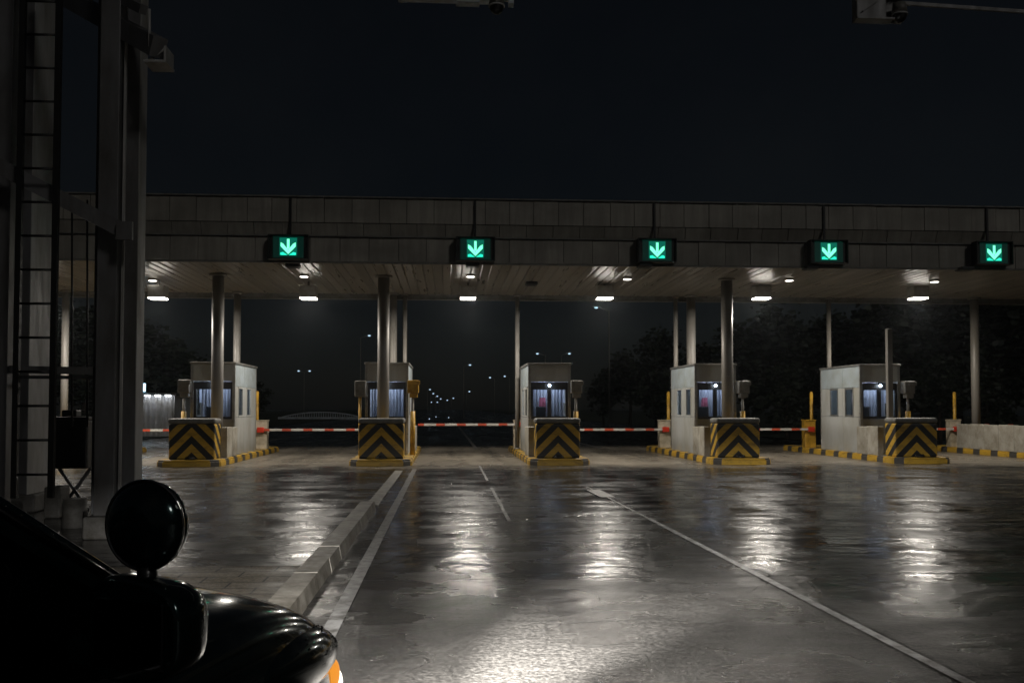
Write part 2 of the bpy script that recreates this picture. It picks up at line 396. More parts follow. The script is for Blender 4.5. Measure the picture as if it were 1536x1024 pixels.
tiles(ZS + 0.74, ZS + 1.135, YF + 0.26, YF + 0.115, 0.80, 0.3)
tiles(ZS + 1.14, ZS + 1.88, YF + 0.10, YF + 0.10, 0.76, 0.1)
m.build('fascia', 'fascia', canopy)
m = MB()
m.box(XL, XR, YF - 0.06, YF + 0.34, ZS + 0.70, ZS + 0.735)          # ledge
m.box(XL, XR, YF + 0.05, YF + 0.40, ZS + 1.885, ZS + 1.93)        # coping
m.box(XL, XR, YF - 0.02, YF + 0.10, ZS - 0.075, ZS - 0.035)
m.build('ledge', 'cap', canopy)
m = MB()
m.box(XL, XR, YF + 0.07, YF + 0.12, ZS + 0.03, ZS + 0.69); m.box(XL, XR, YF + 0.40, YB, ZS + 0.12, ZS + 1.86)
m.build('roof_slab', 'black', canopy)
m = MB(); x = XL
k = 0
while x < XR:                                                        # ceiling strips run away from the viewer
    w = 0.30; a = random.uniform(-.012, .012); b_ = random.uniform(-.012, .012); g = 0.024 if k % 3 == 0 else 0.009; k += 1
    m.loft([[(x + g, YF + 0.12, ZS + .012), (x + g + .03, YF + 0.12, ZS + a), (x + w - .04, YF + 0.12, ZS - a), (x + w - 0.009, YF + 0.12, ZS + .012), (x + w - 0.002, YF + 0.12, ZS + 0.04), (x + 0.002, YF + 0.12, ZS + 0.04)],
            [(x + g, YB, ZS + .012), (x + g + .03, YB, ZS + b_), (x + w - .04, YB, ZS - b_), (x + w - 0.009, YB, ZS + .012), (x + w - 0.002, YB, ZS + 0.04), (x + 0.002, YB, ZS + 0.04)]], smooth=False)
    x += w
m.build('soffit', 'soffit', canopy)
m = MB(); m.box(XL, XR, YB + 0.003, YB + 0.22, ZS - 0.17, ZS + 0.15); m.box(XL, XR, YB - 0.05, YB + 0.24, ZS - 0.20, ZS - 0.175)
m.build('rear_beam', 'cap', canopy, bevel=0.01)

def column(u, Y, rad, zb=0.2):
    x = P(u, 560, Y).x
    m = MB(); m.tube((x, Y, zb), (x, Y, ZS - 0.01), rad, n=24)
    m.tube((x, Y, ZS - 0.07), (x, Y, ZS - 0.012), rad * 1.5, n=24); m.tube((x, Y, zb), (x, Y, zb + 0.05), rad * 1.6, n=24)
    m.build('column', 'column', canopy)
for u in (326, 575, 1091): column(u, 30.6, 0.19)
for u, rr in ((355, 0.13), (590, 0.13), (1037, 0.17), (1463, 0.16)): column(u, 35.2, rr)
for u in (607, 776, 1014, 1244): column(u, 35.45, 0.085)
column(97, 35.2, 0.13); 

# ------------------------------------------------------------------ lamps, downlights, signs
lamp_px = [68, 237, 463, 702, 907, 1142, 1377]
lamp_lab = ['hanging canopy lamp seen between the ladder and the dark gantry post', 'hanging canopy lamp just right of the gantry post, above the lit hut',
            'hanging canopy lamp above the lane between first and second toll booths', 'hanging canopy lamp above the centre lane left of the curtained booth',
            'hanging canopy lamp above the lane right of the curtained booth', 'hanging canopy lamp right of the round column at the fourth booth',
            'hanging canopy lamp above the lane past the last full booth']
LY = 32.2
for u, lab in zip(lamp_px, lamp_lab):
    p = P(u, 451, LY)
    t = thing('canopy_lamp', lab, 'lamp', (p.x, LY, p.z), 'square lamps hanging under the canopy')
    m = MB(); m.box(-0.28, 0.28, -0.25, 0.25, 0.09, 0.50, 0.02); m.build('housing', 'lampbody', t)
    m = MB(); m.box(-0.035, 0.035, -0.035, 0.035, 0.51, ZS - p.z - 0.005); m.build('hanger', 'grey_box', t)
    m = MB(); m.quad((-0.25, -0.23, 0.05), (-0.25, 0.23, 0.05), (0.25, 0.23, 0.05), (0.25, -0.23, 0.05)); lo = m.build('lens', 'lens', t)
    ad = bpy.data.lights.new('canopy_light', 'AREA'); ad.shape = 'RECTANGLE'; ad.size = 0.5; ad.size_y = 0.46; ad.energy = 280; ad.color = (1.0, 0.93, 0.83)
    ao = bpy.data.objects.new('canopy_light', ad); COL.objects.link(ao); ao.location = (p.x, LY, p.z + 0.045)
    m = MB(); m.box(-0.255, 0.255, -0.235, 0.235, 0.053, 0.088); m.build('lens_rim', 'lens_side', t)
down_px = [(229, 419), (456, 413), (706, 413), (941, 417), (1184, 419), (1402, 421)]
down_lab = ['small round ceiling light beside the lamp right of the gantry post', 'small round ceiling light close behind the first green arrow sign', 'small round ceiling light above the centre lane',
            'small round ceiling light between the third sign and its nearest lamp', 'small round ceiling light left of the fourth green arrow sign', 'small round ceiling light left of the rightmost arrow sign']
for (u, v), lab in zip(down_px, down_lab):
    d = ray(u, v); p = EYE + d * ((ZS - CAMH - 0.02) / d.z)
    t = thing('downlight', lab, 'ceiling light', (p.x, p.y, ZS), 'round ceiling downlights')
    m = MB(); m.tube((0, 0, -0.06), (0, 0, -0.008), 0.15, 0.16, 24); m.build('rim', 'lampbody', t)
    m = MB(); m.tube((0, 0, -0.075), (0, 0, -0.062), 0.125, 0.125, 24); m.build('lens', 'down', t)
vent_px = [(440, 398), (709, 397), (967, 398), (1216, 401), (1447, 403), (797, 425)]
vent_lab = ['dark ceiling box under the first green arrow sign', 'dark ceiling box under the second green arrow sign', 'dark ceiling box under the third green arrow sign', 'dark ceiling box under the fourth green arrow sign',
            'dark ceiling box left below the rightmost arrow sign', 'flat dark ceiling vent near the rear edge of the ceiling']
for (u, v), lab in zip(vent_px, vent_lab):
    d = ray(u, v); p = EYE + d * ((ZS - CAMH - 0.05) / d.z)
    m = MB(); m.box(-0.2, 0.2, -0.22, 0.22, -0.11, -0.008, 0.015); m.box(-0.16, 0.16, -0.18, 0.18, -0.125, -0.112)
    tag(m.build('ceiling_box', 'black', loc=(p.x, p.y, ZS)), lab, 'ceiling box')
sign_px = [(433, 371), (713, 374), (985, 376), (1242, 378), (1489, 380)]
sign_lab = ['green down arrow lane sign above the lane left of the second booth', 'green down arrow lane sign above the centre lane', 'green down arrow lane sign right of the curtained booth',
            'green down arrow lane sign above the fifth booth', 'rightmost green down arrow lane sign at the picture edge']
ordn = ['leftmost', 'second', 'middle', 'fourth', 'rightmost']
for i, ((u, v), lab) in enumerate(zip(sign_px, sign_lab)):
    p = P(u, v, YF - 0.2)
    t = thing('lane_sign', lab, 'lane sign', (p.x, YF - 0.2, p.z), 'green arrow signs along the fascia')
    m = MB()
    W, H = 0.55, 0.33
    m.box(-W, W, -0.06, 0.17, -H, H)
    for (x0, x1, z0, z1) in ((-W, W, H, H + 0.03), (-W, W, -H - 0.03, -H)): m.box(x0, x1, -0.14, 0.17, z0, z1)
    for (x0, x1) in ((-W - 0.03, -W), (W, W + 0.03)): m.box(x0, x1, -0.14, 0.17, -H - 0.03, H + 0.03)
    m.build('housing', 'black', t, bevel=0.005)
    m = MB(); m.box(-0.44, 0.44, -0.0615, -0.0605, -0.31, 0.315); m.build('display_spill_glow', 'sign_spill', t)  # glowing sheet in place of the display's light on the housing
    m = MB(); m.box(-0.25, 0.25, -0.075, -0.062, -0.25, 0.27); m.build('display', 'sign_bg', t)
    m = MB()
    def seg(a, b, w):
        a = Vector(a); b = Vector(b); d = (b - a).normalized(); n = Vector((-d.y, d.x)) * w / 2
        return [tuple(a - n), tuple(b - n), tuple(b + n), tuple(a + n)]
    m.prism([(-0.036, -0.06), (0.036, -0.06), (0.036, 0.23), (-0.036, 0.23)], -0.088, -0.077)
    for s_ in (-1, 1):
        m.prism([(0, -0.21), (0, -0.09), (s_ * 0.14, 0.09), (s_ * 0.215, 0.13), (s_ * 0.215, 0.015)], -0.091, -0.079)
    m.build('arrow', 'sign_arrow', t)
    m = MB()
    for s_ in (-1, 1): m.prism([(s_ * 0.02, -0.235), (s_ * 0.22, -0.235), (s_ * 0.22, -0.17), (s_ * 0.15, -0.15), (s_ * 0.05, -0.215)], -0.088, -0.077)
    m.build('arrow_base', 'sign_green', t)
    m = MB(); m.box(-0.03, 0.03, 0.245, 0.285, ZS + 0.745 - p.z, ZS + 1.86 - p.z); m.build('cable_duct', 'black', t)

# ------------------------------------------------------------------ toll islands
IY = 28.4
isl_px = [22, 288, 572, 837, 1107, 1374, 1640]
ISX = [P(u, 660, 29.0).x for u in isl_px]
ord_ = ['far left', 'first', 'second', 'third', 'fourth', 'fifth', 'right edge']
booth_desc = {1: 'pale toll booth behind the round column left of the red and white arm', 2: 'toll booth split by a round column seen straight on, yellow box on its right side',
              3: 'toll booth with two lit lavender curtained windows and no round column in front', 4: 'toll booth behind the round column with a blue lit front window and pale side',
              5: 'widest pale blue grey toll booth with a thin free post before it', 0: 'toll booth glimpsed behind the gantry ladder'}
near = {0: 'behind the gantry tower', 1: 'by the lit hut', 2: 'at the booth seen straight on', 3: 'at the curtained booth', 4: 'at the fourth booth from left', 5: 'at the wide pale booth', 6: 'at the right edge'}
def island(i):
    x0 = ISX[i]; K = 0.2
    m = MB(); w = 0.95; L = 10.2
    m.prism_z([(-w + .25, 0), (w - .25, 0), (w, .3), (w, L - .3), (w - .3, L), (-w + .3, L), (-w, L - .3), (-w, .3)], 0, K - 0.05)
    w2 = w - 0.03
    m.prism_z([(-w2 + .25, .03), (w2 - .25, .03), (w2, .3), (w2, L - .3), (w2 - .3, L - .03), (-w2 + .3, L - .03), (-w2, L - .3), (-w2, .3)], K - 0.05, K)
    tag(m.build('traffic_island', 'kerbstripe', loc=(x0, IY, 0), bevel=0.012), 'raised toll island with worn yellow and black kerb ' + near[i], 'traffic island', 'toll islands')
    # crash block
    t = thing('crash_block', 'yellow and black chevron crash block ' + near[i], 'crash block', (x0, IY + 0.55, K), 'chevron crash blocks')
    m = MB(); m.box(-0.69, 0.69, 0, 0.75, 0, 1.07, 0.05, seg=3); m.build('block', 'chevron', t)
    m = MB(); m.box(-0.71, 0.71, -0.02, 0.78, 1.072, 1.24, 0.075, seg=4); m.build('cap', 'cap', t)
    m = MB(); m.tube((0, -0.16, 0.005), (0, -0.16, 0.09), 0.17, 0.12, 16); m.build('anchor', 'black', t)
    return x0, K
def booth(i, x0, K, light):
    Y0 = 31.45; L = 3.45; W = 0.71; H = 3.06
    t = thing('toll_booth', booth_desc[i], 'toll booth', (x0, Y0, K), 'toll booths')
    m = MB()                                                       # shell: panels around open windows
    m.box(-W, W, 0, L, 0.0, 0.08)
    m.box(-W, W, 0.10, 0.14, 0.08, 1.18)                           # below the front window
    m.box(-W, W, 0.0, 0.05, 2.44, H - 0.05)                        # blank panel above
    for s in (-1, 1):
        X0, X1 = sorted((s * W, s * (W - 0.04)))
        g = 0.006
        for (a, b) in ((0.07, 1.45), (1.45, L - 0.05)): m.box(X0, X1, a + g, b - g, 0.08, 1.24)
        for (a, b) in ((0.07, 0.55), (1.25, 1.45), (1.45, 1.85), (2.55, L - 0.05)): m.box(X0, X1, a + g, b - g, 1.25, 2.27)
    m.box(-W, W, L - 0.04, L, 0.08, H - 0.05)
    m.build('wall', 'booth', t, bevel=0.006)
    for s in (-1, 1):
        X0, X1 = sorted((s * W, s * (W - 0.04)))
        for (a, b) in ((0.07, 1.45), (1.45, L - 0.05)):
            m = MB(); m.box(X0, X1, a + 0.006, b - 0.006, 2.28, H - 0.05); m.build('upper_panel', 'booth_blue', t, bevel=0.006)
    for sx in (-1, 1):
        for y in (0.0, L - 0.06):
            m = MB(); m.box(sx * (W - 0.035) - 0.045, sx * (W - 0.035) + 0.045, y - 0.012, y + 0.07, 0.09, H - 0.03); m.build('corner_post', 'alu', t, bevel=0.01)
    m = MB(); m.box(-W - 0.04, W + 0.04, -0.04, L + 0.04, H - 0.045, H + 0.02, 0.012); m.box(-W + 0.05, W - 0.05, 0.05, L - 0.05, H - 0.075, H - 0.05); m.build('roof', 'alu', t)
    # front window
    m = MB()
    for (a, b) in ((-0.665, -0.56), (-0.065, 0.065), (0.56, 0.665)): m.box(a, b, 0.06, 0.12, 1.19, 2.43)
    for (a, b) in ((1.19, 1.27), (2.18, 2.43)): m.box(-0.56, -0.065, 0.06, 0.12, a, b); m.box(0.065, 0.56, 0.06, 0.12, a, b)
    f = m.build('window', 'darkframe', t)
    m = MB(); m.box(-0.56, -0.065, 0.088, 0.094, 1.27, 2.18); m.box(0.065, 0.56, 0.088, 0.094, 1.27, 2.18); m.build('pane', 'glass', f)
    for s in (-1, 1):                                              # side windows
        for (a, b) in ((0.55, 1.25), (1.85, 2.55)):
            m = MB(); xx = s * (W - 0.02)
            for (c, d, e, g) in ((a, a + 0.05, 1.25, 2.27), (b - 0.05, b, 1.25, 2.27), (a + 0.05, b - 0.05, 1.25, 1.31), (a + 0.05, b - 0.05, 2.21, 2.27)):
                m.box(xx - 0.03, xx + 0.03, c, d, e, g)
            f = m.build('window', 'alu' if i == 5 else 'booth', t)
            m = MB(); m.box(xx - 0.004, xx + 0.004, a + 0.05, b - 0.05, 1.31, 2.21); m.build('pane', 'glass', f)
    # curtains inside
    m = MB(); n = 60
    pts = [(-0.62 + 1.24 * k / n, 0.95 + 0.05 * math.sin(k * 1.15) + 0.02 * math.sin(k * 2.9), 0) for k in range(n + 1)]
    m.loft([[(x, y, 0.6) for x, y, _ in pts], [(x, y, 2.5) for x, y, _ in pts]], closed=False, caps=False)
    m.build('curtain', 'curtain', t)
    for s in (-1, 1):
        xx = s * (W - 0.12)
        for (c, d, zb) in ((1.9, 2.22, 1.25), (0.6, 0.95, 1.72 if i % 2 else 1.25)):
            m = MB(); m.loft([[(xx + 0.02 * math.sin(k * 1.9), c + (d - c) * k / 14, zb) for k in range(15)], [(xx + 0.02 * math.sin(k * 1.9), c + (d - c) * k / 14, 2.4) for k in range(15)]], closed=False, caps=False); m.build('curtain', 'curtain', t)
    m = MB(); m.box(-0.3, 0.3, 0.35, 0.8, 2.52, 2.56); m.box(-0.2, 0.2, 1.6, 2.2, 2.6, 2.64); m.build('ceiling_light', light, t)
    m = MB(); m.box(-0.64, 0.64, 0.2, 0.62, 1.10, 1.14); m.build('desk', 'darkframe', t)
    # wall lamp above the window
    m = MB(); m.box(-0.06, 0.06, -0.07, 0.055, 2.37, 2.43); f = m.build('wall_lamp', 'black', t)
    m = MB(); m.ball((0, -0.04, 2.325), 0.045, n=12); m.build('bulb', 'booth_dot', f)
    # things on the desk
    c = thing('office_chair', 'dark chair back seen through the front window ' + near[i], 'chair', (x0 - 0.22, Y0 + 0.72, K + 0.09), 'booth chairs')
    m = MB(); m.box(-0.17, 0.17, 0.0, 0.05, 1.0, 1.52, 0.04); m.build('backrest', 'chair', c)
    m = MB(); m.box(-0.19, 0.19, -0.25, 0.1, 0.85, 0.93, 0.03); m.build('seat', 'chair', c)
    m = MB(); m.tube((0, -0.08, 0), (0, -0.08, 0.85), 0.03); m.tube((0, -0.08, 0), (0, -0.08, 0.04), 0.18); m.build('base', 'chair', c)
    if i in (2, 3, 4):
        m = MB(); m.loft([[(-.13 + .26 * k / 10, 0.02 * math.sin(k * 1.7), 1.35) for k in range(11)], [(-.10 + .2 * k / 10, 0.015 * math.sin(k * 1.7), 1.82) for k in range(11)]], closed=False, caps=False)
        tag(m.build('cloth', 'pink', loc=(x0 - 0.15, Y0 + 0.85, K + 0.1)), 'pink cloth hung in the front window ' + near[i], 'cloth', 'cloths hung in the booths')
    return t
def guard(x, y0, y1, h, lab, K=0.2):
    m = MB(); n = max(1, round((y1 - y0) / 0.95)); st = (y1 - y0) / n
    for k in range(n): m.box(-0.10, 0.10, k * st + 0.006, (k + 1) * st - 0.006, 0, h - 0.02 * (k % 2), 0.015)
    tag(m.build('guard_wall', 'concrete', loc=(x, y0, K)), lab, 'guard wall', 'low concrete guard walls')
def barrier(i, x0, side, arm_x1, za, mat='cabinet', K=0.2):
    xc = x0 + side * 0.68; Y = 36.2
    t = thing('barrier_gate', 'barrier gate with red and white striped arm ' + near[i], 'barrier', (xc, Y, K), 'barrier gates')
    m = MB(); m.box(-0.22, 0.22, -0.18, 0.18, 0, 1.05, 0.02); m.box(-0.24, 0.24, -0.2, 0.2, 1.052, 1.10, 0.015); m.build('cabinet', mat, t)
    m = MB(); m.box(-0.15, 0.15, -0.19, -0.182, 0.2, 0.7); m.build('door', mat, t)
    m = MB(); m.box(-0.13, 0.13, -0.32, -0.19, za - K - 0.1, za - K + 0.1, 0.02); m.build('hinge', 'red', t)
    ln = arm_x1 - xc; s = 1 if ln > 0 else -1
    m = MB(); m.box(s * 0.13, ln, -0.285, -0.235, za - K - 0.045, za - K + 0.045, 0.01); m.build('arm', 'armstripe', t)
    pm = MB(); pm.tube((0, 0, 0), (0, 0, 2.15), 0.065, n=14); pm.ball((0, 0, 2.15), 0.065, n=14)
    tag(pm.build('yellow_post', 'yellow', loc=(x0 + side * 0.42, Y + 0.35, K)), 'tall round topped yellow post by the barrier ' + near[i], 'post', 'yellow posts')
def camera_post(i, x, Y, flip=1, mat='grey_box', K=0.2):
    t = thing('camera_post', 'boxy camera head on a slim post with yellow foot ' + near[i], 'camera post', (x, Y, K), 'camera posts')
    m = MB(); m.tube((0, 0, 0.9), (0, 0, 1.95), 0.045, n=12); m.build('post', 'column', t)
    m = MB(); m.tube((0, 0, 0), (0, 0, 1.45), 0.085, n=14); m.build('sleeve', 'yellow', t)
    m = MB(); m.box(-0.17, 0.2, -0.16, 0.2, 2.05, 2.48, 0.03); m.box(-0.1, 0.16, -0.12, 0.16, 1.9, 2.046, 0.02); m.box(-0.05, 0.24, -0.2, -0.162, 2.32, 2.46, 0.01); m.build('head', mat, t)

lights = {0: 'boothlight', 1: 'boothlight', 2: 'boothlight', 3: 'boothlight', 4: 'boothlight', 5: 'boothlight'}
for i in range(7):
    x0, K = island(i)
    if 0 < i < 6: booth(i, x0, K, lights[i])
    if i in (0, 1): guard(x0 + 0.75, 29.85, 31.3, 0.95, 'short concrete guard wall right of the chevron block ' + near[i])
    if i in (3, 4): guard(x0 - 0.75, 29.85, 31.3, 0.95, 'short concrete guard wall left of the chevron block ' + near[i])
    if i == 2: guard(x0 + 0.78, 33, 35.4, 0.9, 'low concrete guard wall on the right side ' + near[i])
    if i == 5: guard(x0 - 0.78, 29.8, 31.4, 0.95, 'low concrete guard wall of two slabs left of the chevron block ' + near[i])
    if i == 6: guard(x0 - 0.78, 30.0, 35.6, 0.95, 'long concrete guard wall of several slabs ' + near[i])
    if i in (3, 4, 5): camera_post(i, x0 + 0.86, 31.2)
barrier(1, ISX[1], 1, ISX[2] - 0.3, 0.93)
barrier(3, ISX[3], -1, ISX[2] + 0.9, 1.12)
barrier(4, ISX[4], -1, ISX[3] + 0.4, 0.92)
barrier(5, ISX[5], -1, ISX[4] + 0.3, 0.92, 'yellow')
barrier(6, ISX[6], -1, ISX[5] + 0.3, 0.92)
barrier(0, ISX[0], 1, ISX[1] - 0.9, 0.92, 'yellow')
camera_post(2, ISX[2] + 0.87, 31.3, mat='yellow')
camera_post(1, ISX[1] - 0.86, 31.2)
t = thing('camera_post', 'boxy grey camera head left of the booth seen straight on', 'camera post', (ISX[2] - 0.86, 31.2, 0.2), 'camera posts')
m = MB(); m.tube((0, 0, 0), (0, 0, 1.95), 0.05, n=12); m.build('post', 'yellow', t)
m = MB(); m.box(-0.17, 0.2, -0.16, 0.2, 1.92, 2.46, 0.04); m.build('head', 'grey_box', t)
# free post on the wide booth's island
p = P(1333, 493, 30.8); m = MB(); m.box(-0.09, 0.09, -0.09, 0.09, 0, p.z - 0.2, 0.015); m.box(-0.16, 0.16, -0.16, 0.16, 0, 0.03)
tag(m.build('steel_post', 'column', loc=(p.x, 30.8, 0.2)), 'thin free standing steel post in front of the wide pale booth', 'post')
# red lights on the far right wall
for u, lab in ((1480, 'left'), (1516, 'right')):
    p = P(u, 638, 37.0); m = MB(); m.box(-0.09, 0.09, -0.06, 0.06, 0, 0.17, 0.02); m.box(-0.03, 0.03, -0.03, 0.03, -0.9, 0)
    tag(m.build('reflector_post', 'red', loc=(p.x, 37.0, p.z - 0.1)), lab + ' of two short red reflector posts behind the long guard wall', 'reflector post')

# ------------------------------------------------------------------ gantry tower on the left
tw = thing('gantry_tower', 'dark weathered steel gantry tower with ladder and braces at the left edge', 'gantry', (P(180, 700, 13).x, 13, 0))
ox, oy = tw.location.x, tw.location.y
def tp(u, v, Y): q = P(u, v, Y); return Vector((q.x - ox, q.y - oy, q.z))
TOP = 9.6
def X(u, Y): return P(u, 612, Y).x - ox
m = MB()
m.box(X(142, 13), X(172, 13), 0.0, 0.2, 0.3, TOP); m.box(X(142, 13.3), X(168, 13.3), 0.204, 0.42, 0.3, TOP)
m.build('column', 'steel', tw, bevel=0.008)
m = MB(); m.box(X(181, 13.3), X(203, 13.3), 0.3, 0.56, 0.3, TOP); m.build('column', 'steel', tw, bevel=0.008)
m = MB(); m.box(X(203, 13.3) + 0.002, X(203, 13.3) + 0.014, 0.28, 0.58, 0.3, TOP); m.build('lit_flange', 'steel_pale', tw)  # added pale plate, paints the column's right side as lit
m = MB(); m.box(X(178, 13), X(181.5, 13), 0.02, 0.06, 0.3, TOP); m.build('lit_flange', 'steel_pale', tw)
m = MB(); m.box(X(17, 16.3), X(42, 16.3), 3.3, 4.17, 0.3, TOP); m.build('column', 'steel', tw, bevel=0.01)
m = MB(); m.box(X(42, 16.3) + 0.002, X(42, 16.3) + 0.016, 3.28, 4.18, 0.3, TOP); m.build('lit_flange', 'steel_pale', tw)  # added pale plate, lit side of the rear column put into its colour
m = MB(); m.box(X(-32, 13), X(4, 13), 0.1, 0.3, 0.3, TOP); m.build('column', 'steel', tw, bevel=0.01)
lad = MB(); LYd = 12.4
for u in (23, 78): lad.box(X(u, LYd) - 0.035, X(u, LYd) + 0.035, LYd - 13 - 0.02, LYd - 13 + 0.05, 0.6, TOP)
z = 0.9
while z < TOP: lad.tube((X(23, LYd), LYd - 13 + 0.015, z), (X(78, LYd), LYd - 13 + 0.015, z), 0.017, n=8); z += 0.44
lad.build('ladder', 'black', tw)
m = MB(); m.bar(tp(-20, 240, 12.7), tp(192, 350, 12.75), 0.12, 0.2); m.build('brace', 'steel', tw)
m = MB(); m.box(X(172, 12.65), X(196, 12.65), -0.40, -0.34, tp(180, 360, 12.65).z, tp(180, 333, 12.65).z); m.build('gusset', 'steel', tw)
m = MB(); m.bar(tp(-30, 553, 13.2), tp(141, 556, 13.2), 0.07, 0.10); m.bar(tp(-30, 565, 16.2), tp(141, 566, 13.4), 0.06, 0.05); m.build('cross_bar', 'steel', tw)
m = MB(); m.bar(tp(60, -25, 15.5), tp(238, 72, 12.4), 0.2, 0.26); m.build('walkway_beam', 'steel', tw)
m = MB(); m.bar(tp(60, -60, 15.5), tp(215, 15, 12.6), 0.1, 0.12); m.build('walkway_beam', 'steel', tw)
m = MB()
e0 = tp(216, 88, 12.35); e1 = tp(250, 94, 12.35); e2 = tp(247, 70, 12.35)
m.box(e0.x, e1.x, -0.68, -0.30, e0.z - 0.05, e0.z - 0.02); m.box(e1.x - 0.03, e1.x, -0.68, -0.34, e0.z - 0.02, e2.z)
m.bar(e0 + Vector((0.02, 0.1, 0)), e2 + Vector((-0.03, 0.1, 0)), 0.03, 0.03)
m.tube(tp(224, 70, 12.4), tp(224, 14, 12.4), 0.02, n=8); m.build('bracket', 'steel_pale', tw)
for u, v0, v1 in ((108, 300, 640), (131, 300, 640)):
    m = MB(); m.tube(tp(u, v0, 13.6), tp(u, v1, 13.6), 0.014, n=6); m.build('conduit', 'black', tw)
for (u0, u1, Y, h) in ((132, 206, 13, 0.30), (8, 60, 16.4, 0.30), (-42, 10, 13, 0.30)):
    m = MB(); m.box(X(u0, Y), X(u1, Y), Y - 13 - 0.15, Y - 13 + 0.7, 0, h, 0.03); m.build('footing', 'dark_concrete', tw)
# gantry beam just above the frame with the two camera mounts
m = MB(); bz = P(768, -40, 13.3).z
m.box(0, 16, 0.15, 0.55, bz, bz + 0.5); m.build('beam', 'steel_pale', tw, bevel=0.02)
def hung_camera(u, lab, s):
    p = P(u, 0, 13.3)
    t = thing('surveillance_camera', lab, 'camera', (p.x, 13.3, p.z), 'dome cameras under the gantry beam')
    k = 13.3 / F
    dz = bz - p.z
    if s == 0:
        m = MB(); m.box(-150 * k, 2 * k, -0.05, 0.12, -3 * k, 1.5 * k, 0.008); m.box(-62 * k, -26 * k, -0.08, 0.1, -8 * k, -3.2 * k, 0.005); m.box(18 * k, 26 * k, -0.05, 0.1, -7 * k, 6 * k); m.box(-20 * k, 18 * k, 0.0, 0.1, 1.6 * k, dz); m.build('mount', 'mount', t)
    else:
        m = MB(); m.box(-70 * k, -22 * k, -0.02, 0.15, -30 * k, 8 * k, 0.01); m.bar((-62 * k, -0.04, -22 * k), (-36 * k, -0.04, -3 * k), 0.02, 0.02); m.box(-70 * k, -10 * k, -0.05, 0.15, -33 * k, -30.3 * k); m.box(-40 * k, 12 * k, 0.16, 0.2, -30 * k, dz); m.build('mount', 'steel', t)
        m = MB(); m.bar((10 * k, 0.05, -3 * k), (240 * k, 0.05, -12 * k), 0.04, 0.05); m.build('arm', 'steel', t)
    cz = 0 if s == 0 else -14 * k
    m = MB(); m.tube((0, 0, cz + 8 * k), (0, 0, cz - 9 * k), 10 * k, 12 * k, 20); m.build('housing', 'grey_box', t)
    m = MB(); m.ball((0, 0, cz - 12 * k), 10.5 * k, n=18); m.build('dome', 'black', t)
    m = MB(); m.tube((0, 0, cz - 11 * k), (0, 0, cz - 9 * k), 12.5 * k, 12.5 * k, 20); m.build('rim', 'steel_pale', t)
hung_camera(745, 'dome camera on a pale mount lit blue at the top centre', 0)
hung_camera(1349, 'dome camera on a dark box mount at the top right', 1)

# control cabinet with crossed legs behind the tower
q = P(112, 750, 16.6)
t = thing('control_cabinet', 'dark control cabinet on crossed legs behind the gantry post', 'cabinet', (q.x, 16.6, 0))
m = MB(); m.box(-0.27, 0.27, -0.2, 0.2, 0.72, 1.55, 0.03); m.box(-0.3, 0.3, -0.23, 0.23, 1.553, 1.6); m.build('box', 'black', t)
m = MB(); m.box(-0.2, 0.05, -0.12, 0.12, 1.603, 1.72, 0.02); m.build('cover', 'black', t)
for s in (-1, 1): m = MB(); m.bar((-0.25 * s, 0.03 * s, 0), (0.25 * s, 0.03 * s, 0.715), 0.05, 0.05); m.build('leg', 'steel', t)
for (u, v, w, h, lab) in ((112, 790, 0.30, 0.42, 'rough concrete drum beside the gantry foot'), (85, 775, 0.26, 0.5, 'rough concrete block between the gantry feet')):
    q = G(u, v); m = MB()
    if 'drum' in lab: m.tube((0, 0, 0), (0, 0, h), w * 0.6, w * 0.55, 18)
    else: m.box(-w / 2, w / 2, -0.2, 0.2, 0, h, 0.03)
    tag(m.build('concrete_weight', 'dark_concrete', loc=(q.x, q.y, 0)), lab, 'concrete weight')

# ------------------------------------------------------------------ hut behind at left
HY = 58
q0 = P(150, 600, HY); q1 = P(262, 600, HY)
t = thing('site_hut', 'low corrugated white hut lit from its eaves beyond the first booth', 'hut', (q0.x, HY, 0))
Wd = q1.x - q0.x; zt = P(200, 592, HY).z
m = MB(); x = 0.0; pts = []
while x < Wd: pts += [(x, 0), (x + 0.1, 0), (x + 0.16, 0.1), (x + 0.26, 0.1)]; x += 0.32
pts += [(Wd, 0), (Wd, 3.5), (0, 3.5)]
m.prism_z(pts, 0.05, zt - 0.02); m.build('wall', 'hutwall', t)
m = MB(); m.box(-0.2, Wd + 0.2, -0.5, 3.7, zt, zt + 0.12, 0.02); m.build('roof', 'cap', t)
for x in (2.9, 3.5, 4.1): 
    m = MB(); m.box(x - 0.15, x + 0.15, -0.34, -0.24, zt - 0.09, zt - 0.01); m.build('eave_light', 'hutlight', t)
q = P(211, 581, HY - 0.6); m = MB(); m.box(-0.28, 0.28, -0.06, 0.06, -0.25, 0.25, 0.02); m.box(-0.04, 0.04, -0.04, 0.04, -0.6, -0.25)
tag(m.build('lit_sign', 'bluesign', loc=(q.x, HY - 0.6, q.z)), 'small glowing blue white sign on the roof of the corrugated hut', 'sign')

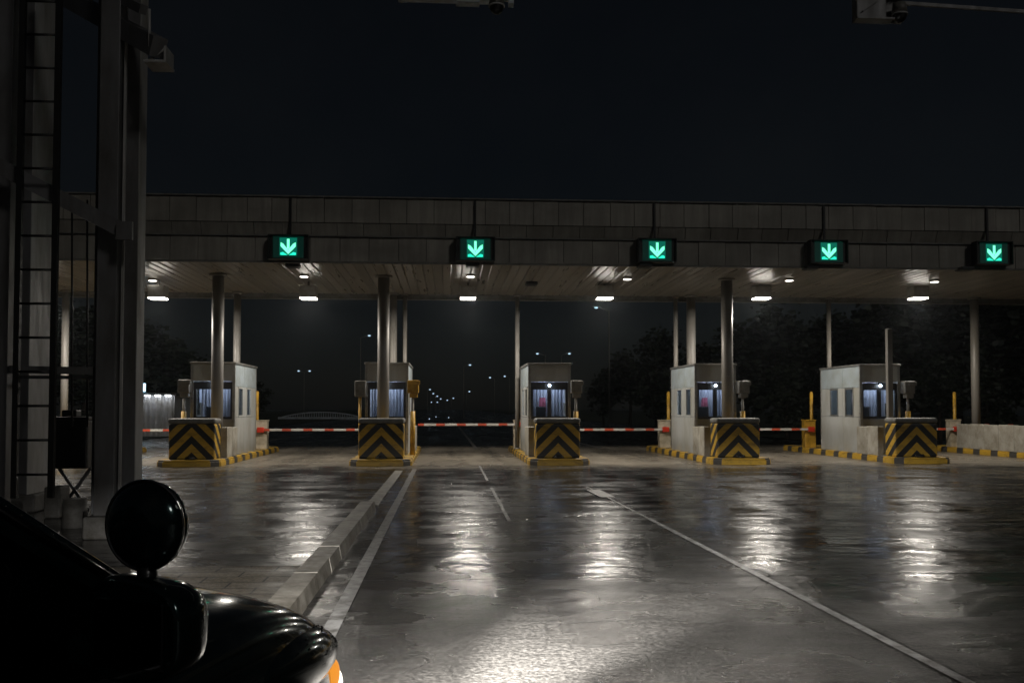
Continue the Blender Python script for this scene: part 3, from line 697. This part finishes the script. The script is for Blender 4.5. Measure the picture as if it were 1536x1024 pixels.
# ------------------------------------------------------------------ far street lamps
def street_lamp(u, v, zt, lab, s=1, twin=False, group='far street lamps'):
    d = ray(u, v); k = (zt - CAMH) / d.z; p = EYE + d * k
    t = thing('street_lamp', lab, 'street lamp', (p.x + s * 1.2, p.y, 0), group)
    m = MB(); m.tube((0, 0, 0), (0, 0, zt - 0.3), 0.10, 0.06, 10); m.build('pole', 'column', t)
    m = MB(); m.tube((0, 0, zt - 0.35), (-s * 1.0, 0, zt + 0.02), 0.045, 0.035, 8)
    if twin: m.tube((0, 0, zt - 0.35), (s * 1.0, 0, zt + 0.02), 0.045, 0.035, 8)
    m.build('arm', 'column', t)
    for q in ((-s,) if not twin else (-s, s)):
        m = MB(); m.box(q * 1.2 - 0.35, q * 1.2 + 0.35, -0.16, 0.16, zt + 0.02, zt + 0.14, 0.03); h = m.build('lamp_head', 'grey_box', t)
        e = 0.08 + 0.0005 * p.y
        m = MB(); m.ball((q * 1.2, -0.05, zt - 0.02), e, (1.4, 1, 0.8), 10); m.build('lens', 'street', h)
L_ = [(448, 556, 10, 'bluish street lamp above the arched bridge', 1, True), (554, 503, 12, 'single street lamp just left of the second booth', -1, False),
      (645, 584, 10, 'brightest lamp at the head of the far lamp string over the centre lane', -1, False),
      (806, 530, 10, 'street lamp above the left roof corner of the curtained booth', 1, False), (854, 530, 10, 'street lamp above the right roof corner of the curtained booth', -1, False),
      (705, 547, 10, 'lone faint street lamp high over the centre lane', -1, False), (735, 566, 10, 'dim street lamp left of the thin pole by the curtained booth', 1, False),
      (894, 461, 11, 'small bright lamp right below the hanging lamp beside the third sign', 1, False), (757, 564, 10, 'very dim lamp close to the thin pole by the curtained booth', 1, False)]
for a in L_: street_lamp(*a)
for (u, v) in ((650, 590), (656, 594), (661, 598), (671, 600), (680, 597), (647, 603), (656, 603), (704, 587)):
    street_lamp(u, v, 9, 'tiny far street lamp in the receding string over the centre lane', -1, False, 'receding string of far street lamps')
for (u, v) in ((644, 628), (654, 625), (673, 626)):
    d = ray(u, v); k = (0.7 - CAMH) / d.z; p = EYE + d * k
    t = thing('marker_light', 'low bluish marker light on the far road behind the centre barrier', 'marker light', (p.x, p.y, 0), 'far low marker lights')
    m = MB(); m.tube((0, 0, 0), (0, 0, 0.64), 0.04, n=8); m.build('post', 'black', t)
    m = MB(); m.ball((0, 0, 0.7), 0.06, n=10); m.build('lens', 'marker', t)
# arched bridge
BY = 150; a = P(418, 640, BY); b = P(545, 640, BY)
t = thing('arched_bridge', 'pale arched footbridge far off behind the red and white arm', 'bridge', ((a.x + b.x) / 2, BY, 0))
hw = (b.x - a.x) / 2; zc = P(480, 618, BY).z
def arc(x, k=1.0): return 0.1 + (zc * k - 0.1) * (1 - (x / hw) ** 2) ** 0.8 if abs(x) < hw else 0.1
m = MB(); N = 36
for j in range(N):
    x0, x1 = -hw + 2 * hw * j / N, -hw + 2 * hw * (j + 1) / N
    m.bar((x0, 0, arc(x0)), (x1, 0, arc(x1)), 0.18, 0.18)
m.build('arch', 'bridge', t)
m = MB()
for j in range(1, N):
    x = -hw + 2 * hw * j / N; m.box(x - 0.05, x + 0.05, -0.05, 0.05, 0, arc(x))
m.build('railing', 'bridge', t)
m = MB(); m.box(-hw, hw, -0.6, 0.6, 0.02, 0.35); m.build('deck', 'bridge', t)

# ------------------------------------------------------------------ trees
def crown_mesh(seed, rx, rz, nclump, nleaf, name):
    rnd = random.Random(seed); bm = bmesh.new()
    for _ in range(nclump):
        while True:
            c = Vector((rnd.uniform(-1, 1), rnd.uniform(-1, 1), rnd.uniform(-1, 1)))
            if 0.25 < c.length < 1: break
        c = Vector((c.x * rx, c.y * rx, c.z * rz)); cr = rnd.uniform(0.55, 1.15)
        for _ in range(nleaf):
            d = Vector((rnd.gauss(0, 1), rnd.gauss(0, 1), rnd.gauss(0, 0.8))) * cr * 0.55
            p = c + d; s = rnd.uniform(0.14, 0.34)
            q = Matrix.Rotation(rnd.uniform(0, 6.28), 3, 'Z') @ Matrix.Rotation(rnd.uniform(0, 3.14), 3, 'X')
            vs = [bm.verts.new(p + q @ Vector(k) * s) for k in ((-1, -.45, 0), (0, -.6, .1), (1, 0, 0), (0, .6, .1), (-1, .45, 0))]
            bm.faces.new(vs)
    me = bpy.data.meshes.new(name); bm.to_mesh(me); bm.free(); me.materials.append(M['leaf']); return me
CR = [crown_mesh(1, 2.6, 3.2, 34, 70, 'crown'), crown_mesh(2, 3.2, 2.8, 40, 70, 'crown'), crown_mesh(3, 2.0, 3.8, 34, 70, 'crown')]
def trunk_mesh(seed):
    rnd = random.Random(seed); m = MB(); m.tube((0, 0, 0), (0.1, 0, 3.0), 0.22, 0.14, 10); m.tube((0.1, 0, 3.0), (0, 0.1, 6.2), 0.14, 0.05, 8)
    for k in range(7):
        z = 2.2 + k * 0.5; a = rnd.uniform(0, 6.28); m.tube((0.06, 0, z), (1.6 * math.cos(a), 1.6 * math.sin(a), z + rnd.uniform(.7, 1.6)), 0.07, 0.02, 6)
    o = m.build('trunk', 'trunk'); me = o.data; bpy.data.objects.remove(o); return me
TR = [trunk_mesh(5), trunk_mesh(6)]
def tree(u, Y, top_v, k, lab, group):
    g = P(u, 600, Y); zt = P(u, top_v, Y).z
    s = zt / 8.2
    t = thing('tree', lab, 'tree', (g.x, Y, 0), group, random.uniform(0, 6))
    t.scale = (s * random.uniform(0.9, 1.15), s * random.uniform(0.9, 1.15), s)
    c = bpy.data.objects.new('crown', CR[k % 3]); COL.objects.link(c); c.parent = t; c.location = (0, 0, 5.0)
    c = bpy.data.objects.new('trunk', TR[k % 2]); COL.objects.link(c); c.parent = t
rl = 'dark leafy tree in the unlit wood behind the right hand booths'; rg = 'trees of the dark wood on the right'
for k, (u, Y, v) in enumerate([(905, 95, 560), (945, 88, 530), (985, 80, 510), (1050, 74, 520), (1120, 66, 490), (1165, 60, 480), (1215, 62, 492), (1270, 60, 476), (1325, 56, 465), (1385, 56, 452), (1440, 54, 440), (1500, 52, 430), (1560, 52, 440),
                               (1010, 60, 575), (1180, 52, 560), (1290, 50, 570), (1410, 48, 540), (1480, 47, 560)]):
    tree(u, Y, v, k, rl, rg)
ll = 'dark leafy tree behind the hut and gantry tower on the left'; lg = 'trees of the dark wood on the left'
for k, (u, Y, v) in enumerate([(20, 60, 470), (75, 66, 460), (125, 62, 480), (185, 68, 490), (235, 66, 490), (285, 80, 545), (385, 90, 575)]):
    tree(u, Y, v, k, ll, lg)

# ------------------------------------------------------------------ black car at bottom left
CARYAW = R(-(3.9 + 15))
tip_c = (-0.67, 3.5)                                   # camera-frame place of the fender tip
tip_w = r_ * tip_c[0] + f0 * tip_c[1]
Rz = Matrix.Rotation(CARYAW, 3, 'Z')
car_loc = Vector((tip_w.x, tip_w.y, 0)) - Rz @ Vector((0.78, 2.15, 0))
car = thing('parked_car', 'glossy black car with round auxiliary mirror at the lower left corner', 'car', car_loc, None, CARYAW)
def ring(y, w, zb, zt, crown=0.05, n=10):
    pts = []
    half = [(0.0, zb), (w * 0.7, zb), (w * 0.93, zb + 0.08), (w, zb + 0.28 * (zt - zb)), (w * 1.0, zb + 0.62 * (zt - zb)), (w * 0.965, zt - 0.13 * (zt - zb)), (w * 0.91, zt - 0.05 * (zt - zb)), (w * 0.80, zt - 0.01), (w * 0.62, zt + crown * 0.35), (w * 0.34, zt + crown * 0.8), (0, zt + crown)]
    pts = [(x, y, z) for x, z in half] + [(-x, y, z) for x, z in half[-2:0:-1]]
    return pts
m = MB()
m.loft([ring(*a) for a in ((-2.36, .62, .55, .85), (-2.3, .76, .42, 1.0), (-2.05, .88, .28, 1.08), (-1.4, .92, .22, 1.12), (-.4, .93, .2, 1.13), (.5, .93, .2, 1.15), (1.0, .925, .2, 1.18), (1.3, .92, .2, 1.175), (1.6, .905, .22, 1.15), (1.85, .88, .24, 1.10), (2.02, .85, .27, 1.04), (2.14, .80, .3, .965), (2.23, .73, .36, .87), (2.29, .62, .42, .76), (2.32, .5, .48, .68))])
b = m.build('body', 'car', car); sm = b.modifiers.new('smooth', 'SUBSURF'); sm.levels = 2; sm.render_levels = 2
def gring(z, y0, y1, w, wb): return [(w * .92, y1, z), (w, y1 - .15, z), (w, y0 + .3, z), (wb * .9, y0, z), (-wb * .9, y0, z), (-w, y0 + .3, z), (-w, y1 - .15, z), (-w * .92, y1, z)]
# pillars and roof
m = MB()
m.loft([gring(1.65, -1.9, 0.42, 0.71, 0.68), gring(1.73, -1.85, 0.28, 0.68, 0.64), gring(1.785, -1.7, 0.05, 0.58, 0.55), gring(1.805, -1.3, -0.4, 0.35, 0.3)])
b = m.build('roof', 'car', car); sm = b.modifiers.new('smooth', 'SUBSURF'); sm.levels = 1; sm.render_levels = 2
for s in (-1, 1):
    for a, b, w_, h_ in (((.845, 1.17, 1.13), (.70, .36, 1.68), .07, .075), ((.86, -.15, 1.12), (.72, -.2, 1.62), .09, .05), ((.84, -1.6, 1.10), (.70, -1.55, 1.62), .16, .06), ((.80, -2.2, 1.08), (.66, -1.85, 1.62), .1, .07)):
        m = MB(); m.bar((s * a[0], a[1], a[2]), (s * b[0], b[1], b[2]), w_, h_); m.build('pillar', 'car', car, bevel=0.02)
    m = MB(); m.tube((s * 0.885, 1.14, 1.16), (s * 0.742, 0.34, 1.69), 0.009, n=8); m.tube((s * 0.742, 0.34, 1.69), (s * 0.735, -1.5, 1.70), 0.009, n=8); m.build('drip_rail', 'chromedark', car)
    m = MB(); m.quad((s * 0.855, 1.08, 1.14), (s * 0.86, -2.1, 1.10), (s * 0.70, -1.85, 1.61), (s * 0.70, 0.42, 1.61)); m.build('side_window', 'carglass', car)
    m = MB(); m.box(min(s * .872, s * .90), max(s * .872, s * .90), -2.05, 1.1, 1.115, 1.145); m.build('window_trim', 'carplastic', car, bevel=0.006)
    m = MB(); m.box(s * 0.945 - 0.012, s * 0.945 + 0.012, -0.08, 0.14, 0.90, 0.93); m.build('door_handle', 'chrome', car, bevel=0.006)
m = MB(); m.quad((-0.84, 1.2, 1.14), (0.84, 1.2, 1.14), (0.68, 0.42, 1.62), (-0.68, 0.42, 1.62)); m.build('windscreen', 'carglass', car)
m = MB(); m.quad((-0.8, -2.22, 1.09), (0.8, -2.22, 1.09), (0.64, -1.88, 1.62), (-0.64, -1.88, 1.62)); m.build('rear_window', 'carglass', car)
m = MB(); m.box(-0.7, 0.7, 0.55, 1.1, 1.0, 1.12, 0.05); m.build('dashboard', 'carplastic', car)
for s in (-1, 1):
    m = MB(); m.box(s * 0.38 - 0.25, s * 0.38 + 0.25, -0.5, -0.3, 0.6, 1.35, 0.06); m.box(s * 0.38 - 0.12, s * 0.38 + 0.12, -0.5, -0.4, 1.36, 1.55, 0.04); m.build('seat', 'carplastic', car)
for sx in (-1, 1):
    for y in (1.35, -1.45):
        m = MB(); m.tube((sx * 0.72, y, 0.34), (sx * 0.955, y, 0.34), 0.34, n=36); w = m.build('wheel', 'tyre', car, bevel=0.03)
        m = MB()
        m.tube((sx * 0.945, y, 0.34), (sx * 0.965, y, 0.34), 0.22, 0.2, 28); m.build('rim', 'chrome', w)
for s in (-1, 1):
    m = MB(); m.ball((s * 0.735, 1.66, 0.90), 0.5, (0.34, 1.06, 0.29), 32, Matrix.Rotation(R(-4), 4, 'X')); m.build('fender', 'car', car)
# rain beads on wing, pillar and mirror
rd = random.Random(4); m = MB()
def bead(p, r): m.ball(p, r, (1, 1, 0.75), 8)
for k in range(34):
    f = k / 33 + rd.uniform(-.012, .012); bead((0.886 - 0.143 * f + rd.uniform(-.004, .008), 1.14 - 0.80 * f, 1.172 + 0.53 * f), rd.uniform(.002, .0045))
for k in range(110):
    a_ = rd.uniform(-0.9, 1.35); b_ = rd.uniform(0.15, 1.45)
    q_ = Matrix.Rotation(R(-4), 3, 'X') @ Vector((0.17 * math.cos(b_) * math.cos(a_), 0.53 * math.sin(a_), 0.145 * math.sin(b_) * math.cos(a_)))
    bead(Vector((0.735, 1.66, 0.90)) + q_, rd.uniform(.002, .005))
tag(m.build('raindrops', 'bead', car), kind='stuff')
# headlamps and indicators
for s in (-1, 1):
    m = MB(); m.ball((s * 0.66, 2.235, 0.71), 0.11, (1.1, 0.7, 0.85)); m.build('headlight', 'head' , car)
    m = MB(); m.ball((s * 0.797, 2.10, 0.775), 0.05, (0.6, 1.2, 1.3)); m.build('indicator', 'orange', car)
for s in (-1, 1):
    m = MB(); m.box(s * 0.45 - 0.07, s * 0.45 + 0.07, 2.395, 2.40, 0.6785, 0.75); m.build('added_beam_stop', 'black', car)  # added plate kept out of view, cuts off the upper part of the beam
# mirror
tw_ = Matrix.Rotation(R(-8), 4, 'Z')
mx, my, mz = 1.022, 0.74, 1.265
m = MB(); rg_ = []
for yy, k in ((-0.052, 0.90), (-0.046, 0.97), (-0.03, 1.0), (0.01, 0.99), (0.045, 0.93), (0.07, 0.8), (0.088, 0.6), (0.097, 0.3)):
    rr = []
    for q_ in range(36):
        a_ = 2 * math.pi * q_ / 36; c_, s_ = math.cos(a_), math.sin(a_)
        px_, pz_ = 0.132 * k * math.copysign(abs(c_) ** 0.58, c_), 0.112 * k * math.copysign(abs(s_) ** 0.62, s_)
        rr.append(tw_ @ Vector((px_, yy, pz_ * (1 - 0.9 * px_) + 0.004)))
    rg_.append(rr)
m.loft(rg_)
m.box(-0.2, -0.05, -0.03, 0.06, -0.10, -0.02, 0.02)
mm = m.build('wing_mirror', 'car', car, (mx, my, mz))
m = MB(); m.box(-0.095, 0.095, -0.060, -0.052, -0.072, 0.072, 0.003, tw_); m.build('mirror_glass', plain('mirror glass', (0.25, 0.25, 0.27), 0.05, 1.0, dirt=0.1), mm)
m = MB(); m.ball((0, 0, 0), 0.099, (1, 0.55, 1), 32); am = m.build('round_mirror', 'car', car, (mx - 0.02, my + 0.02, mz + 0.225))
m = MB(); N = 32
for k in range(N):
    a0, a1 = 2 * math.pi * k / N, 2 * math.pi * (k + 1) / N
    m.tube((0.099 * math.cos(a0), -0.012, 0.099 * math.sin(a0)), (0.099 * math.cos(a1), -0.012, 0.099 * math.sin(a1)), 0.004, n=6, caps=False)
m.build('mirror_rim', 'chrome', am)
m = MB(); m.tube((0, 0, -0.14), (0, 0, -0.085), 0.026, 0.02, n=14); m.tube((0, 0, -0.145), (0, 0, -0.115), 0.045, 0.03, n=14); m.build('mirror_stalk', 'carplastic', am)
# lit headlamps of the car
for s, e, size, tx, tz in ((1, 30000, 26, 1.15, 8.8), (1, 6500, 66, 1.1, 7.5), (1, 2600, 60, -0.9, 7.4), (-1, 2400, 50, -2.3, 7.2)):
    ld = bpy.data.lights.new('headlamp_beam', 'SPOT'); ld.energy = e; ld.color = (1.0, 0.975, 0.95); ld.spot_size = R(size); ld.spot_blend = 1.0; ld.shadow_soft_size = 0.002
    lo = bpy.data.objects.new('headlamp_beam', ld); COL.objects.link(lo)
    pos = car_loc + Rz @ Vector((s * 0.45, 2.36, 0.68)); lo.location = pos
    tgt = EYE + r_ * tx + f0 * tz; tgt.z = 0.0
    lo.rotation_euler = (tgt - pos).to_track_quat('-Z', 'Y').to_euler()

# ------------------------------------------------------------------ night sky and added fill light
w = bpy.data.worlds.new('World'); scene.world = w; w.use_nodes = True
t = w.node_tree; bg = t.nodes['Background']
sky = t.nodes.new('ShaderNodeTexSky'); sky.sky_type = 'NISHITA'; sky.sun_disc = False
sky.sun_elevation = R(38); sky.sun_rotation = R(200)
tc = t.nodes.new('ShaderNodeTexCoord')
cl = ramp(t, noise(t, tc.outputs['Generated'], 2.2, 6, 0.6), [(0.35, (0.75, 0.78, 0.8)), (0.7, (1.25, 1.15, 1.05))])
t.links.new(mix(t, 1.0, mix(t, 0.55, sky.outputs[0], (1.6, 1.75, 1.9)), cl, 'MULTIPLY'), bg.inputs['Color'])
bg.inputs['Strength'].default_value = 0.0017
sd = bpy.data.lights.new('fill_sun', 'SUN'); sd.energy = 0.17; sd.angle = R(8); sd.color = (1.0, 0.97, 0.92)  # dim sun added as fill from behind the viewer
so = bpy.data.objects.new('fill_sun', sd); COL.objects.link(so)
so.rotation_euler = Vector((-0.42, 0.7, -0.5)).to_track_quat('-Z', 'Y').to_euler()

scene.view_settings.view_transform = 'Standard'; scene.view_settings.look = 'None'
scene.view_settings.exposure = 0.0; scene.view_settings.gamma = 1.0
scene.cycles.use_denoising = True
scene.cycles.caustics_reflective = False; scene.cycles.caustics_refractive = False
scene.cycles.max_bounces = 6; scene.cycles.sample_clamp_indirect = 3.0

# ------------------------------------------------------------------ damp night air
m = MB(); m.box(-180, 180, -40, 460, -1, 40)
hm = bpy.data.materials.new('haze'); hm.use_nodes = True; ht = hm.node_tree; ht.nodes.remove(ht.nodes['Principled BSDF'])
pv = ht.nodes.new('ShaderNodeVolumePrincipled'); pv.inputs['Density'].default_value = 0.0004; pv.inputs['Color'].default_value = (0.85, 0.93, 1, 1); pv.inputs['Anisotropy'].default_value = 0.86
ht.links.new(pv.outputs[0], ht.nodes['Material Output'].inputs['Volume'])
tag(m.build('haze', hm), 'thin damp night air over the toll plaza', 'haze', None, 'stuff')
scene.cycles.volume_max_steps = 64; scene.cycles.volume_bounces = 0
